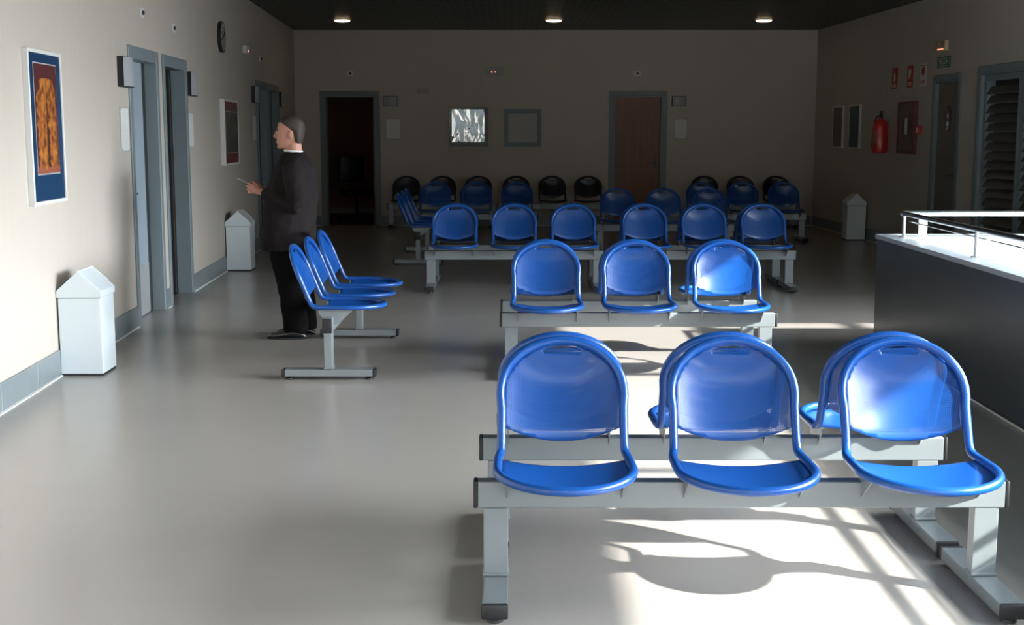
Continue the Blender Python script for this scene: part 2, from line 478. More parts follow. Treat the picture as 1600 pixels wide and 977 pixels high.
# ------------------------------------------------------------------ parapet of the stair well and its railing
PZ = .775
prot = math.atan2(.035, 2.86)  # slight skew of the parapet
bm = B()
def para(y): return 2.63 - (9.2-y)*.0122
# side run
pts_o = [(para(1.0), 1.0), (para(9.2), 9.2)]
t = .27
prism(bm, [(para(1.0), 1.0), (para(1.0)+t, 1.0), (para(9.2)+t, 9.2-t), (5.0, 9.2-t), (5.0, 9.2), (para(9.2), 9.2)], 'z', 0.0005, PZ-.03)
pp = struct('wall_parapet', bm, 'parapet')
bm = B()
prism(bm, [(para(1.0)-.012, 1.0), (para(1.0)+t+.01, 1.0), (para(9.2)+t+.01, 9.2-t-.01), (5.0, 9.2-t-.01), (5.0, 9.212), (para(9.2)-.012, 9.212)], 'z', PZ-.03, PZ)
obj('ledge', bm, 'ledge', pp)
bm = B(); prism(bm, [(para(1.0)+t+.012, 1.0), (5.0, 1.0), (5.0, 9.2-t-.012), (para(9.2)+t+.012, 9.2-t-.012)], 'z', .60, PZ-.012)
obj('cover_panel', bm, 'slab', pp)
bm = B(); tube(bm, [(para(1.0)-.014, 1.0, .008), (para(9.2)-.014, 9.214, .008), (5.0, 9.214, .008)], .007, 6)
obj('sealing_line', bm, 'grout', pp)

rail = thing('handrail', 'brushed steel handrail running along the dark parapet ledge', 'railing', (0, 0, PZ))
RXo = .10; RZ = .165
cx, cy = para(9.2)+RXo, 9.2-.26
bm = B(); tube(bm, [(para(1.0)+RXo, 1.0, RZ), (cx, cy, RZ)], .017, 14); obj('side_rail', bm, 'chrome', rail, smooth=True)
bm = B(); tube(bm, [(cx, cy, RZ), (5.0, cy, RZ)], .021, 14); sphere(bm, (cx, cy, RZ), .022, .022, .022); obj('end_rail', bm, 'chrome', rail, smooth=True)
bm = B(); tube(bm, [(para(1.0)+RXo+.035, 1.0, RZ-.055), (cx+.035, cy-.04, RZ-.055)], .005, 8); obj('lower_rail', bm, 'chrome', rail, smooth=True)
for y in (9.2-.30, 7.45, 5.9, 4.35, 2.8, 1.3):
    bm = B(); cyl(bm, (para(y)+RXo, y, .006), (para(y)+RXo, y, RZ-.012), .012, 12); cyl(bm, (para(y)+RXo, y, .0005), (para(y)+RXo, y, .008), .03, 16)
    obj('post', bm, 'chrome', rail, smooth=True)
for x in (cx+.14, 4.2):
    bm = B(); box(bm, x-.03, x+.03, cy-.006, cy+.006, .0005, RZ-.012, bev=.002, seg=1); obj('flat_post', bm, 'whiteplastic', rail)

# ------------------------------------------------------------------ beam benches
# profile of one seat; local x across, -y to the front, bench post on y=0
LB = .392; ANG = math.radians(22.3); YBD = .098; ZS = .443
def back_pt(x, h, off=0):
    return Vector((x, YBD + h*math.sin(ANG) + off*math.cos(ANG), ZS-.005 + h*math.cos(ANG) - off*math.sin(ANG)))
WB = .208
def wback(h):
    h0 = .205
    if h <= h0: return WB - .004*(1-h/h0)
    t_ = min(1, (h-h0)/(LB-h0)); return WB*math.sqrt(max(0, 1-t_**2.15))
def frame_path():
    P = []
    h0 = .205
    for k in range(0, 13):          # from the top centre down the right side
        a = PI/2*k/12
        x = WB*math.sin(a); h = h0+(LB-h0)*math.cos(a)**.93 if k < 12 else h0
        P.append(back_pt(x, h))
    for h in (.16, .11, .07, .045): P.append(back_pt(WB-.004, h))
    # bend
    P += [Vector((WB-.003, YBD+.006, ZS+.014)), Vector((WB, YBD-.008, ZS+.003)), Vector((WB+.004, YBD-.03, ZS-.001))]
    y1 = -.09
    for y in (.03, -.01, -.05): P.append(Vector((WB+.006+(.05-y)*.02, y, ZS-.002)))
    for k in range(0, 13):
        a = PI/2*k/12
        P.append(Vector(((WB+.008)*math.cos(a), y1-.235*math.sin(a), ZS-.002-.006*math.sin(a))))
    Q = [Vector((-p.x, p.y, p.z)) for p in P[1:-1]][::-1]
    return P + Q
def cdt_sheet(outline, holes, fine, f3d, name, m, parent, th=.003):
    pts = [Vector(p) for p in outline]; edges = [(i, (i+1) % len(outline)) for i in range(len(outline))]
    for hl in holes:
        b0 = len(pts); pts += [Vector(p) for p in hl]; edges += [(b0+i, b0+(i+1) % len(hl)) for i in range(len(hl))]
    def inside(p, poly):
        c = False; j = len(poly)-1
        for i in range(len(poly)):
            a, b = poly[i], poly[j]
            if (a[1] > p[1]) != (b[1] > p[1]) and p[0] < (b[0]-a[0])*(p[1]-a[1])/(b[1]-a[1])+a[0]: c = not c
            j = i
        return c
    bnd = [(Vector(pl[i]), Vector(pl[(i+1) % len(pl)])) for pl in [outline]+holes for i in range(len(pl))]
    def far(p):
        p = Vector(p)
        for a, b in bnd:
            t = max(0, min(1, (p-a).dot(b-a)/max(1e-12, (b-a).length_squared)))
            if (a+(b-a)*t-p).length < fine*.4: return False
        return True
    xs = [p[0] for p in outline]; ys = [p[1] for p in outline]
    x = min(xs)
    while x < max(xs):
        y = min(ys)
        while y < max(ys):
            if inside((x, y), outline) and not any(inside((x, y), h) for h in holes) and far((x, y)): pts.append(Vector((x, y)))
            y += fine
        x += fine
    vs, es, fs, *_ = geometry.delaunay_2d_cdt(pts, edges, [], 1, 1e-5)
    bm = B(); V = [bm.verts.new(f3d(v.x, v.y)) for v in vs]
    uvl = bm.loops.layers.uv.new('UVMap'); 
    for f in fs:
        c = sum((vs[i] for i in f), Vector((0, 0)))/len(f)
        if any(inside(c, h) for h in holes) or not inside(c, outline): continue
        try: F = bm.faces.new([V[i] for i in f])
        except ValueError: continue
        for l, i in zip(F.loops, f): l[uvl].uv = (vs[i].x, vs[i].y)
    o = obj(name, bm, m, parent, smooth=True, angle=60)
    md = o.modifiers.new('thickness', 'SOLIDIFY'); md.thickness = th; md.offset = 0
    return o

def make_seat(parent, x):
    bm = B(); tube(bm, frame_path(), .0148, 12, closed=True)
    fr = obj('seat_frame', bm, 'blue', parent, smooth=True, loc=(x, 0, 0), angle=80)
    # back sheet, dished backwards, with a hand slot
    out = []
    low = lambda u: .096 - .040*(1-u*u)
    n = 24
    for k in range(n+1):
        u = -1+2*k/n; out.append((u*(WB-.012), low(u)))
    for k in range(1, 40):
        a = PI*k/40
        # arch from right to left
        xx = (WB-.012)*math.cos(a); t_ = abs(math.cos(a))
        hh = .205+(LB-.012-.205)*math.sin(a)**.93
        out.append((xx, hh))
    slot = [((.064)*math.cos(a), .356+.0115*math.sin(a)+.006*(1-math.cos(a)**2)) for a in [2*PI*k/24 for k in range(24)]]
    def f3(xx, h):
        u = xx/(WB-.012)
        rim = max(0, 1-u*u)
        topf = min(1, max(0, (LB-.012-h)/.15)); 
        d = .046*rim*(topf*(2-topf))
        # rolled lower edge
        return back_pt(xx, h, d + .006*(max(0, .10-h)/.04)**2)
    cdt_sheet(out, [slot], .013, f3, 'backrest', 'perf', fr)
    # seat pan
    out = []
    for k in range(0, 41):
        a = PI*k/40
        out.append(((WB-.001)*math.cos(a), -(-.09-.225*math.sin(a))))
    for k in range(0, 13):
        u = -1+2*k/12
        out.append((u*(WB-.001), -(.055 - .012*(1-u*u))))
    def f4(xx, yy):
        y = -yy; u = xx/(WB+.006); v = max(-1, min(1, (y+.12)/.2))
        return Vector((xx, y, ZS-.002 - .027*max(0, 1-u*u)*max(0, 1-.35*v*v) - .005))
    cdt_sheet(out, [], .02, f4, 'seat_pan', 'blue', fr)
    for s in (-1, 1):
        bm = B(); prism(bm, [(.065, ZS-.014), (-.14, ZS-.018), (-.14, ZS-.03), (-.029, .33), (.031, .36), (.065, .405)], 'x', s*(WB-.022)-.002, s*(WB-.022)+.002)
        box(bm, s*(WB-.022)-.012, s*(WB-.022)+.012, -.15, .065, ZS-.018, ZS-.0145)
        obj('bracket', bm, 'steel', fr)
        bm = B(); sphere(bm, back_pt(s*(WB-.010), .125), .009, .009, .011, 8, 6)
        obj('weld_clip', bm, 'blue', fr, smooth=True)
    return fr

BL = 1.73; PITCH = .573; PS = .795
GRP = None
def make_bench():
    root = thing('beam_bench', 'x', 'bench')
    BZ0, BZ1 = .296, .383
    be = obj('beam', bx(-BL/2+.012, BL/2-.012, -.027, .027, BZ0, BZ1, bev=.004), 'steel', root)
    for s in (-1, 1):
        x = s*(BL/2-.012); a, b = sorted((x, x+s*.014))
        obj('end_cap', bx(a, b, -.029, .029, BZ0-.002, BZ1+.002, bev=.0055), 'rubber', be, smooth=True)
    for s in (-1, 1):
        lg = obj('leg', bx(s*PS-.04, s*PS+.04, -.025, .025, .066, BZ0-.0005, bev=.003, seg=1), 'steel', root)
        obj('leg_collar', bx(s*PS-.043, s*PS+.043, -.03, .03, .0665, .078, bev=.003, seg=1), 'steel', lg)
        ft = obj('foot_bar', bx(s*PS-.04, s*PS+.04, -.268, .268, .022, .066, bev=.004), 'steel', root)
        for q in (-1, 1):
            y = q*.268; a, b = sorted((y, y+q*.02))
            obj('end_cap', bx(s*PS-.041, s*PS+.041, a, b, .019, .067, bev=.006), 'rubber', ft, smooth=True)
            bm = B(); lathe(bm, [(.012, .024), (.012, .012), (.024, .010), (.026, .0005)], 16, s*PS, q*.245); obj('levelling_foot', bm, 'rubber', ft, smooth=True)
    for k in (-1, 0, 1): make_seat(root, k*PITCH)
    return root
bench0 = make_bench(); used = False
def bench(x, y, rz, label, group, dark=False):
    global used
    o = bench0 if not used else copy_tree(bench0)
    used = True
    o.location = (x, y, 0); o.rotation_euler = (0, 0, math.radians(rz))
    tag(o, label, 'bench', group)
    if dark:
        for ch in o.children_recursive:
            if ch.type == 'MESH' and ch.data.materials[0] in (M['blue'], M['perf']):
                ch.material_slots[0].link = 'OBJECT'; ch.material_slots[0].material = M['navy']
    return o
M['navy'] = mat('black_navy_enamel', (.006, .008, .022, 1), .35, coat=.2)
G = 'blue three seat beam benches'
bench(.742, 4.04, 0, 'blue three-seat beam bench nearest the camera, facing it, in the front row', G)
bench(.745, 4.645, 180, 'blue three-seat beam bench turned away, directly behind the front row bench', G)
bench(.79, 7.93, 0, 'blue three-seat beam bench facing the camera in the second row, its right seat sunlit', G)
bench(.79, 8.535, 180, 'blue three-seat beam bench hidden back to back behind the second row bench', G)
bench(.02, 12.2, 0, 'left blue beam bench of the dim third row, facing the camera', G)
bench(.02, 12.805, 180, 'blue beam bench back to back behind the left third-row bench', G)
bench(1.855, 12.2, 0, 'right blue beam bench of the dim third row, facing the camera', G)
bench(1.855, 12.805, 180, 'blue beam bench back to back behind the right third-row bench', G)
bench(-1.12, 8.52, 90, 'blue three-seat beam bench seen from its side, next to the standing man', G)
bench(-1.07, 15.35, 90, 'dim blue beam bench seen from its side, left of the rear rows', G)
bench(-.50, 17.80, 0, 'dark blue beam bench in front of the wall bench nearest the open doorway', G)
bench(1.88, 15.75, 0, 'dark blue beam bench just behind the right end of the third row', G)
bench(3.22, 17.75, 0, 'dark blue beam bench farthest right, in front of the right wall-side bench', G)
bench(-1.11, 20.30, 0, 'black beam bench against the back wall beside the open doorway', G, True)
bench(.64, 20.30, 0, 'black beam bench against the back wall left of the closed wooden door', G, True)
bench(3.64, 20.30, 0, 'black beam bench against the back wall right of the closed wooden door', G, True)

# ------------------------------------------------------------------ litter bins
def make_bin():
    r = thing('litter_bin', 'x', 'bin')
    w, d = .130, .145
    obj('base', bx(-w+.004, w-.004, -d+.004, d-.004, .0005, .014), 'dark_base', r)
    obj('body', bx(-w, w, -d, d, .014, .486, bev=.004), 'white_metal', r)
    bm = B(); w2, d2 = w+.008, d+.006
    prism(bm, [(-w2, .490), (w2, .490), (w2, .532), (.0, .655), (-w2, .532)], 'y', -d2, d2)
    bmesh.ops.bevel(bm, geom=list(bm.edges), offset=.002, segments=1, affect='EDGES')
    lid = obj('lid', bm, 'white_metal', r)
    bm = B(); prism(bm, [(-.01, .645), (0, .6585), (.014, .647), (.1, .572), (.097, .566)], 'y', d2-.001, d2+.003)
    box(bm, -.006, .006, -d2, d2, .652, .659)
    obj('ridge_strip', bm, 'white_metal', lid)
    obj('shadow_gap', bx(-w+.006, w-.006, -d+.006, d-.006, .486, .490), 'dark_base', r)
    return r
b0 = make_bin()
GB = 'white litter bins along the walls'
def place_bin(o, x, y, rz, label):
    o.location = (x, y, 0); o.rotation_euler = (0, 0, rz); tag(o, label, 'bin', GB)
place_bin(b0, -2.672, 7.965, math.radians(1.5), 'large bright white litter bin with gabled lid below the blue poster')
place_bin(copy_tree(b0), -2.980, 14.03, math.radians(1.5), 'white litter bin with gabled lid on the left wall behind the second doorway')
place_bin(copy_tree(b0), 4.815, 18.04, math.radians(-1), 'white litter bin with gabled lid at the dark right wall')

# ------------------------------------------------------------------ things on the walls
def on_left(name, label, cat, y, z, group=None): return thing(name, label, cat, LP(y, z), LROT, group)
def on_right(name, label, cat, y, z, group=None): return thing(name, label, cat, RP(y, z), RROT, group)
def on_back(name, label, cat, x, z, group=None): return thing(name, label, cat, (x, YB+.0015, z), 0, group)

def picture(r, w, h, fr, matm, art, aw, ah, az=0, fw=.02, dep=.03, glass_face=False, line=None):
    bm = B()
    for a, b, c, d in ((-w/2, -w/2+fw, -h/2, h/2), (w/2-fw, w/2, -h/2, h/2)): box(bm, a, b, -dep, -.0005, c, d, bev=.002, seg=1)
    for c, d in ((-h/2, -h/2+fw), (h/2-fw, h/2)): box(bm, -w/2+fw, w/2-fw, -dep, -.0005, c, d, bev=.002, seg=1)
    obj('frame', bm, fr, r)
    mb = obj('mount_board', bx(-w/2+fw, w/2-fw, -dep+.008, -.001, -h/2+fw, h/2-fw), matm, r)
    if line: obj('print_border', bx(-aw/2-.008, aw/2+.008, -dep+.0065, -dep+.0078, az-ah/2-.008, az+ah/2+.008), line, mb)
    obj('print', bx(-aw/2, aw/2, -dep+.0045, -dep+.0062, az-ah/2, az+ah/2), art, mb)
    return r

def tree_art():
    m = mat('autumn_tree_print', (1, 1, 1, 1), .5); nt = m.node_tree; b = nt.nodes['Principled BSDF']
    tc = nt.nodes.new('ShaderNodeTexCoord'); L = nt.links.new
    n = nt.nodes.new('ShaderNodeTexNoise'); n.inputs['Scale'].default_value = 22; n.inputs['Detail'].default_value = 6; L(tc.outputs['Object'], n.inputs['Vector'])
    fol = nt.nodes.new('ShaderNodeValToRGB'); e = fol.color_ramp.elements
    e[0].position = .36; e[0].color = (.13, .032, .01, 1); e[1].position = .64; e[1].color = (.50, .19, .035, 1)
    e2 = e.new(.5); e2.color = (.33, .10, .02, 1)
    L(n.outputs['Fac'], fol.inputs[0])
    sep = nt.nodes.new('ShaderNodeSeparateXYZ'); L(tc.outputs['Object'], sep.inputs[0])
    def mth(op, a, bb=0, c=None):
        k = nt.nodes.new('ShaderNodeMath'); k.operation = op
        for i, v in enumerate((a, bb) if c is None else (a, bb, c)):
            if isinstance(v, (int, float)): k.inputs[i].default_value = v
            else: L(v, k.inputs[i])
        return k.outputs[0]
    def mix(f, A, Bc):
        k = nt.nodes.new('ShaderNodeMix'); k.data_type = 'RGBA'; L(f, k.inputs['Factor'])
        for nm, v in ((6, A), (7, Bc)):
            if isinstance(v, tuple): k.inputs[nm].default_value = v
            else: L(v, k.inputs[nm])
        return k.outputs[2]
    nz = mth('MULTIPLY', mth('SUBTRACT', n.outputs['Fac'], .5), .10)
    x = mth('ADD', sep.outputs['X'], nz); z = sep.outputs['Z']
    # trunk
    tr = mth('LESS_THAN', mth('ABSOLUTE', mth('ADD', x, -.01)), mth('MULTIPLY_ADD', z, -.055, .018))
    col = mix(tr, fol.outputs[0], (.06, .02, .012, 1))
    # background around the crown
    dx = mth('DIVIDE', x, .185); dz = mth('DIVIDE', mth('ADD', z, .02), .31)
    r2 = mth('ADD', mth('POWER', mth('ABSOLUTE', dx), 4), mth('POWER', mth('ABSOLUTE', dz), 4))
    col = mix(mth('GREATER_THAN', r2, 1.0), col, (.085, .02, .022, 1))
    low = mth('LESS_THAN', mth('ADD', z, nz), -.235)
    col = mix(low, col, (.30, .085, .045, 1))
    L(col, b.inputs['Base Color']); return m

r = on_left('poster', 'framed navy poster with a glowing orange autumn tree above the near bin', 'poster', 7.725, 1.528)
picture(r, .645, .905, 'whiteplastic', 'blue_mat', tree_art(), .42, .64, .05, fw=.022, dep=.035, line='greyplastic')
r = on_left('poster', 'small white-edged maroon poster with a dark picture between doorways', 'poster', 14.28, 1.50)
art2 = ramp_mat('dark_still_life', [(0, (.008, .012, .010, 1)), (.5, (.02, .03, .022, 1)), (.62, (.10, .08, .03, 1)), (1, (.25, .12, .05, 1))], 7, .4, coat=.5)
picture(r, .93, .71, 'whiteplastic', 'red_mat', art2, .74, .44, 0, fw=.022, dep=.05, line='greyplastic')

def holder(r, w=.25, h=.165, mface='greyplastic'):
    """bowed plastic sign holder standing off the wall"""
    n = 10
    out = [(-w/2+w*k/n, -.045-.03*math.sin(PI*k/n)) for k in range(n+1)] + [(w/2, -.0005), (-w/2, -.0005)]
    bm = B(); prism(bm, out, 'z', -h/2, h/2); obj('case', bm, mface, r)
    out2 = [(-w/2-.004, -.047), (w/2+.004, -.047), (w/2+.004, -.001), (-w/2-.004, -.001)]
    bm = B(); prism(bm, out2, 'z', h/2, h/2+.006); prism(bm, out2, 'z', -h/2-.006, -h/2); 
    box(bm, -w/2-.006, -w/2-.0005, -.047, -.001, -h/2, h/2); box(bm, w/2+.0005, w/2+.006, -.047, -.001, -h/2, h/2)
    obj('side_rim', bm, 'black', r)
    return r
GH = 'bowed sign holders beside the doorways'
holder(on_left('sign_holder', 'bowed grey sign holder left of the nearest doorway', 'sign', 9.70, 1.945, GH), .30, .21)
holder(on_left('sign_holder', 'bowed grey sign holder right of the second doorway', 'sign', 12.22, 1.95, GH), .30, .21)
holder(on_left('sign_holder', 'dark sign holder before the far pair of grey doors', 'sign', 16.22, 1.97, GH), .24, .20)
holder(on_left('sign_holder', 'dark sign holder past the far pair of grey doors', 'sign', 18.80, 1.97, GH), .24, .20)
holder(on_back('sign_holder', 'pale bowed sign holder right of the open back doorway', 'sign', -1.94, 1.995, GH), .21, .15)
holder(on_back('sign_holder', 'pale bowed sign holder right of the closed wooden door', 'sign', 2.667, 1.995, GH), .21, .15)
GP = 'printed notices beside the doorways'
def notice(r, w, h):
    obj('backing', bx(-w/2, w/2, -.006, -.0005, -h/2, h/2), 'greyplastic', r)
    obj('sheet', bx(-w/2+.008, w/2-.008, -.0085, -.0062, -h/2+.008, h/2-.008), 'paper', r)
    bm = B()
    for k in (-1, 1):
        for q in (-1, 1): sphere(bm, (k*(w/2-.015), -.009, q*(h/2-.015)), .006, .004, .006, 8, 6)
    obj('fixing_pins', bm, 'chrome', r, smooth=True)
notice(on_left('notice', 'pale printed notice left of the nearest doorway', 'notice', 9.68, 1.522, GP), .24, .33)
notice(on_left('notice', 'pale printed notice right of the second doorway', 'notice', 12.19, 1.522, GP), .24, .33)
notice(on_left('notice', 'grey notice just before the far pair of grey doors', 'notice', 16.25, 1.555, GP), .24, .32)
notice(on_back('notice', 'white printed notice right of the open back doorway', 'notice', -1.905, 1.555, GP), .235, .33)
notice(on_back('notice', 'white printed notice right of the closed wooden door', 'notice', 2.71, 1.555, GP), .21, .33)

def detector(r, m='whiteplastic'):
    bm = B(); box(bm, -.055, .055, -.012, -.0005, -.04, .04, bev=.004); obj('plate', bm, m, r)
    bm = B(); sphere(bm, (.0, -.018, 0), .018, .012, .018, 10, 8); obj('lens', bm, 'black', r, smooth=True)
GD = 'small alarm plates above the doorways'
for y, z, l in ((10.37, 2.438, 'small white call indicator above the nearest doorway'), (11.56, 2.414, 'small white call indicator above the second doorway'),
                (16.92, 2.446, 'tiny indicator above the far pair of grey doors')):
    detector(on_left('call_indicator', l, 'indicator', y, z, GD))
for x, l in ((-2.58, 'small dim indicator above the open back doorway'), (2.0, 'small dim indicator above the closed wooden door')):
    detector(on_back('call_indicator', l, 'indicator', x, 2.43, GD))
r = on_left('emergency_light', 'small emergency light with a reddish lamp right of the clock', 'light', 15.60, 2.478)
obj('case', bx(-.13, .13, -.05, -.0005, -.045, .045, bev=.006), 'whiteplastic', r)
bm = B(); sphere(bm, (.03, -.052, -.015), .014, .006, .014, 8, 6); obj('lamp', bm, 'led', r, smooth=True)
r = on_back('emergency_light', 'emergency light box with two small red lamps on the back wall', 'light', -.286, 2.465)
obj('case', bx(-.15, .15, -.05, -.0005, -.065, .065, bev=.008), 'greyplastic', r)
for s in (-.035, .02):
    bm = B(); sphere(bm, (s, -.052, -.012), .011, .006, .011, 8, 6); obj('lamp', bm, 'led', r, smooth=True)
r = on_back('wall_plate', 'small blank pale plate between open doorway and framed picture', 'plate', -1.42, 2.158)
obj('plate', bx(-.09, .09, -.015, -.0005, -.035, .035, bev=.004), mat('beige_plastic', (.42, .37, .29, 1), .5), r)
obj('insert', bx(-.07, .07, -.0185, -.0155, -.018, .018), 'greyplastic', r)
# clock
r = on_left('wall_clock', 'round wall clock with a grey dial high on the left wall', 'clock', 13.95, 2.51)
R_ = .165
def disc(r0, y0, y1, n=40, cx_=0, cz=0):
    return rings(B(), [[(cx_+r0*math.cos(2*PI*k/n), y, cz+r0*math.sin(2*PI*k/n)) for k in range(n)] for y in (y0, y1)])
obj('rim', disc(R_, -.0005, -.038), 'black', r, smooth=True)
df = obj('dial', disc(R_-.018, -.0385, -.041), mat('clock_dial', (.28, .31, .30, 1), .25, coat=.5), r)
bm = B()
for k in range(12):
    a = PI*k/6; c, s = math.cos(a), math.sin(a); rr = R_-.034
    sphere(bm, (rr*c, -.0425, rr*s), .007, .002, .007, 6, 4)
obj('hour_marks', bm, 'whiteplastic', r)
for a, l in ((math.radians(50), .075), (math.radians(200), .11)):
    bm = B(); tube(bm, [(0, -.044, 0), (l*math.cos(a), -.044, l*math.sin(a))], .004, 6); obj('hand', bm, 'black', r)

# framed pictures on the back wall
r = on_back('framed_picture', 'glossy dark framed picture reflecting bright windows on the back wall', 'picture', -.703, 1.586)
def foil():
    m = mat('mirror_film', (.80, .86, .90, 1), .03, 1); nt = m.node_tree; b = nt.nodes['Principled BSDF']
    tc = nt.nodes.new('ShaderNodeTexCoord'); mp = nt.nodes.new('ShaderNodeMapping'); mp.inputs['Scale'].default_value = (1.6, 1, .9)
    n = nt.nodes.new('ShaderNodeTexNoise'); n.inputs['Scale'].default_value = 3.2; n.inputs['Detail'].default_value = 1.5; n.inputs['Distortion'].default_value = .6
    bp = nt.nodes.new('ShaderNodeBump'); bp.inputs['Strength'].default_value = .5; bp.inputs['Distance'].default_value = .02
    nt.links.new(tc.outputs['Object'], mp.inputs[0]); nt.links.new(mp.outputs[0], n.inputs['Vector']); nt.links.new(n.outputs['Fac'], bp.inputs['Height']); nt.links.new(bp.outputs[0], b.inputs['Normal'])
    return m
M['foil'] = foil()
art = ramp_mat('glossy_dark_print', [(0, (.01, .014, .018, 1)), (.5, (.03, .04, .05, 1)), (.6, (.25, .30, .33, 1)), (1, (.45, .5, .52, 1))], 5, .12, (1.5, 1, .8), coat=1, distort=2.2)
picture(r, .62, .62, 'darkglass', 'darkglass', M['foil'], .52, .52, .02, fw=.025, dep=.03)
r = on_back('framed_picture', 'framed notice with a wide blue-grey border on the back wall', 'picture', .17, 1.571)
m_ = mat('blue_grey_mount', (.22, .29, .33, 1), .5)
art = ramp_mat('faded_print', [(0, (.40, .40, .39, 1)), (1, (.55, .55, .53, 1))], 9, .5, (1, 1, 6))
picture(r, .60, .60, m_, m_, art, .46, .46, 0, fw=.03, dep=.025)
# right wall pictures
GR = 'two small posters at the dark end of the right wall'
for y, l, c in ((19.41, 'left one of two narrow white-edged posters on the right wall', (.14, .10, .09, 1)), (18.60, 'right one of two narrow white-edged posters on the right wall', (.06, .09, .11, 1))):
    r = on_right('poster', l, 'poster', y, 1.58, GR)
    a = ramp_mat('dim_print', [(0, c), (1, tuple(min(1, v*1.8) for v in c[:3])+(1,))], 8, .5, (1, 1, 2))
    picture(r, .50, .62, 'whiteplastic', mat('dim_mount', tuple(v*1.3 for v in c[:3])+(1,), .5), a, .38, .50, 0, fw=.02, dep=.035)

# fire extinguisher
r = on_right('fire_extinguisher', 'red fire extinguisher hanging on the right wall left of the hose cabinet', 'fire extinguisher', 17.16, 1.22)
bm = B(); lathe(bm, [(.03, .0), (.085, .012), (.095, .03), (.097, .10), (.097, .36), (.088, .41), (.055, .445), (.03, .46), (.028, .475)], 24, 0, -.115); obj('cylinder', bm, 'red', r, smooth=True)
bm = B(); lathe(bm, [(.026, .475), (.026, .51), (.016, .515), (.016, .53)], 14, 0, -.115); box(bm, -.015, .06, -.13, -.10, .525, .535); box(bm, -.015, .07, -.128, -.102, .545, .555); box(bm, -.02, .0, -.125, -.105, .525, .56)
obj('valve', bm, 'black', r, smooth=True)
bm = B(); tube(bm, [(-.02, -.125, .5), (-.07, -.14, .49), (-.105, -.16, .43), (-.108, -.18, .3), (-.09, -.19, .12), (-.085, -.19, .06)], .010, 10); obj('hose', bm, 'black', r, smooth=True)
obj('label_panel', rings(B(), [[(.0985*math.sin(a), -.115-.0985*math.cos(a), z) for a in [-.6+1.2*k/10 for k in range(11)]] + [(.0965*math.sin(a), -.115-.0965*math.cos(a), z) for a in [.6-1.2*k/10 for k in range(11)]] for z in (.14, .30)]), mat('faded_label', (.42, .16, .12, 1), .5), r)
obj('wall_bracket', bx(-.03, .03, -.022, -.0005, .30, .46, bev=.002, seg=1), 'steel', r)

# fire hose cabinet
r = on_right('hose_cabinet', 'brown glazed fire hose cabinet left of the right-hand door', 'cabinet', 16.40, 1.557)
wine = mat('brown_red_enamel', (.17, .045, .03, 1), .4)
bm = B()
for a, b, c, d in ((-.31, -.265, -.33, .33), (.265, .31, -.33, .33), (-.265, .265, -.33, -.29), (-.265, .265, .29, .33)): box(bm, a, b, -.05, -.0005, c, d, bev=.003, seg=1)
fr = obj('cabinet_frame', bm, wine, r)
obj('back_panel', bx(-.265, .265, -.012, -.0005, -.29, .29), wine, r)
bm = B()
for k in range(7):
    rr = .06+.022*k; tube(bm, [(rr*math.cos(2*PI*j/28), -.024, rr*math.sin(2*PI*j/28)) for j in range(28)], .009, 8, closed=True)
obj('hose_reel', bm, mat('maroon_hose', (.12, .03, .025, 1), .6), r, smooth=True)
obj('glass_door', bx(-.263, .263, -.044, -.040, -.288, .288), 'glass', fr)
obj('instruction_card', bx(-.03, .06, -.0465, -.0445, -.08, .12), 'paper', fr)
# manual alarm
r = on_right('alarm_button', 'small red fire alarm call point beside the hose cabinet', 'alarm', 15.99, 1.53)
obj('case', bx(-.055, .055, -.045, -.0005, -.05, .05, bev=.005), 'red', r)
obj('press_plate', bx(-.028, .028, -.048, -.0455, -.028, .028), 'white_sign', r)
# fire signs
GS = 'red and white fire safety signs in a row'
def fsign(y, z, l, kind):
    r = on_right('fire_sign', l, 'sign', y, z, GS)
    if kind < 2:
        obj('board', bx(-.10, .10, -.006, -.0005, -.135, .135), 'red_sign', r)
        bm = B()
        if kind == 0:
            prism(bm, [(-.03, -.05), (.03, -.05), (.03, .05), (.012, .075), (.012, .09), (-.012, .09), (-.012, .075), (-.03, .05)], 'y', -.008, -.0062)
        else:
            prism(bm, [(-.045, -.03), (-.02, -.03), (.02, .02), (.045, .02), (.045, .085), (-.045, .085)], 'y', -.008, -.0062)
        obj('pictogram', bm, 'white_sign', r)
    else:
        obj('board', bx(-.10, .10, -.006, -.0005, -.135, .135), 'white_sign', r)
        bm = B(); prism(bm, [(.055*math.cos(a), .045+.055*math.sin(a)) for a in [2*PI*k/24 for k in range(24)]], 'y', -.008, -.0062)
        box(bm, -.09, .09, -.008, -.0062, .108, .118)
        obj('red_disc', bm, 'red_sign', r)
    bm = B()
    for k in range(3): box(bm, -.075, .075, -.0080, -.0062, -.115+.018*k, -.106+.018*k)
    obj('caption_lines', bm, 'white_sign' if kind < 2 else 'red_sign', r)
fsign(17.0, 2.20, 'leftmost fire sign, narrow red board above the extinguisher', 0)
fsign(16.43, 2.20, 'middle red fire sign with a white pictogram above the hose cabinet', 1)
fsign(15.96, 2.20, 'rightmost fire sign, white board with a red disc', 2)
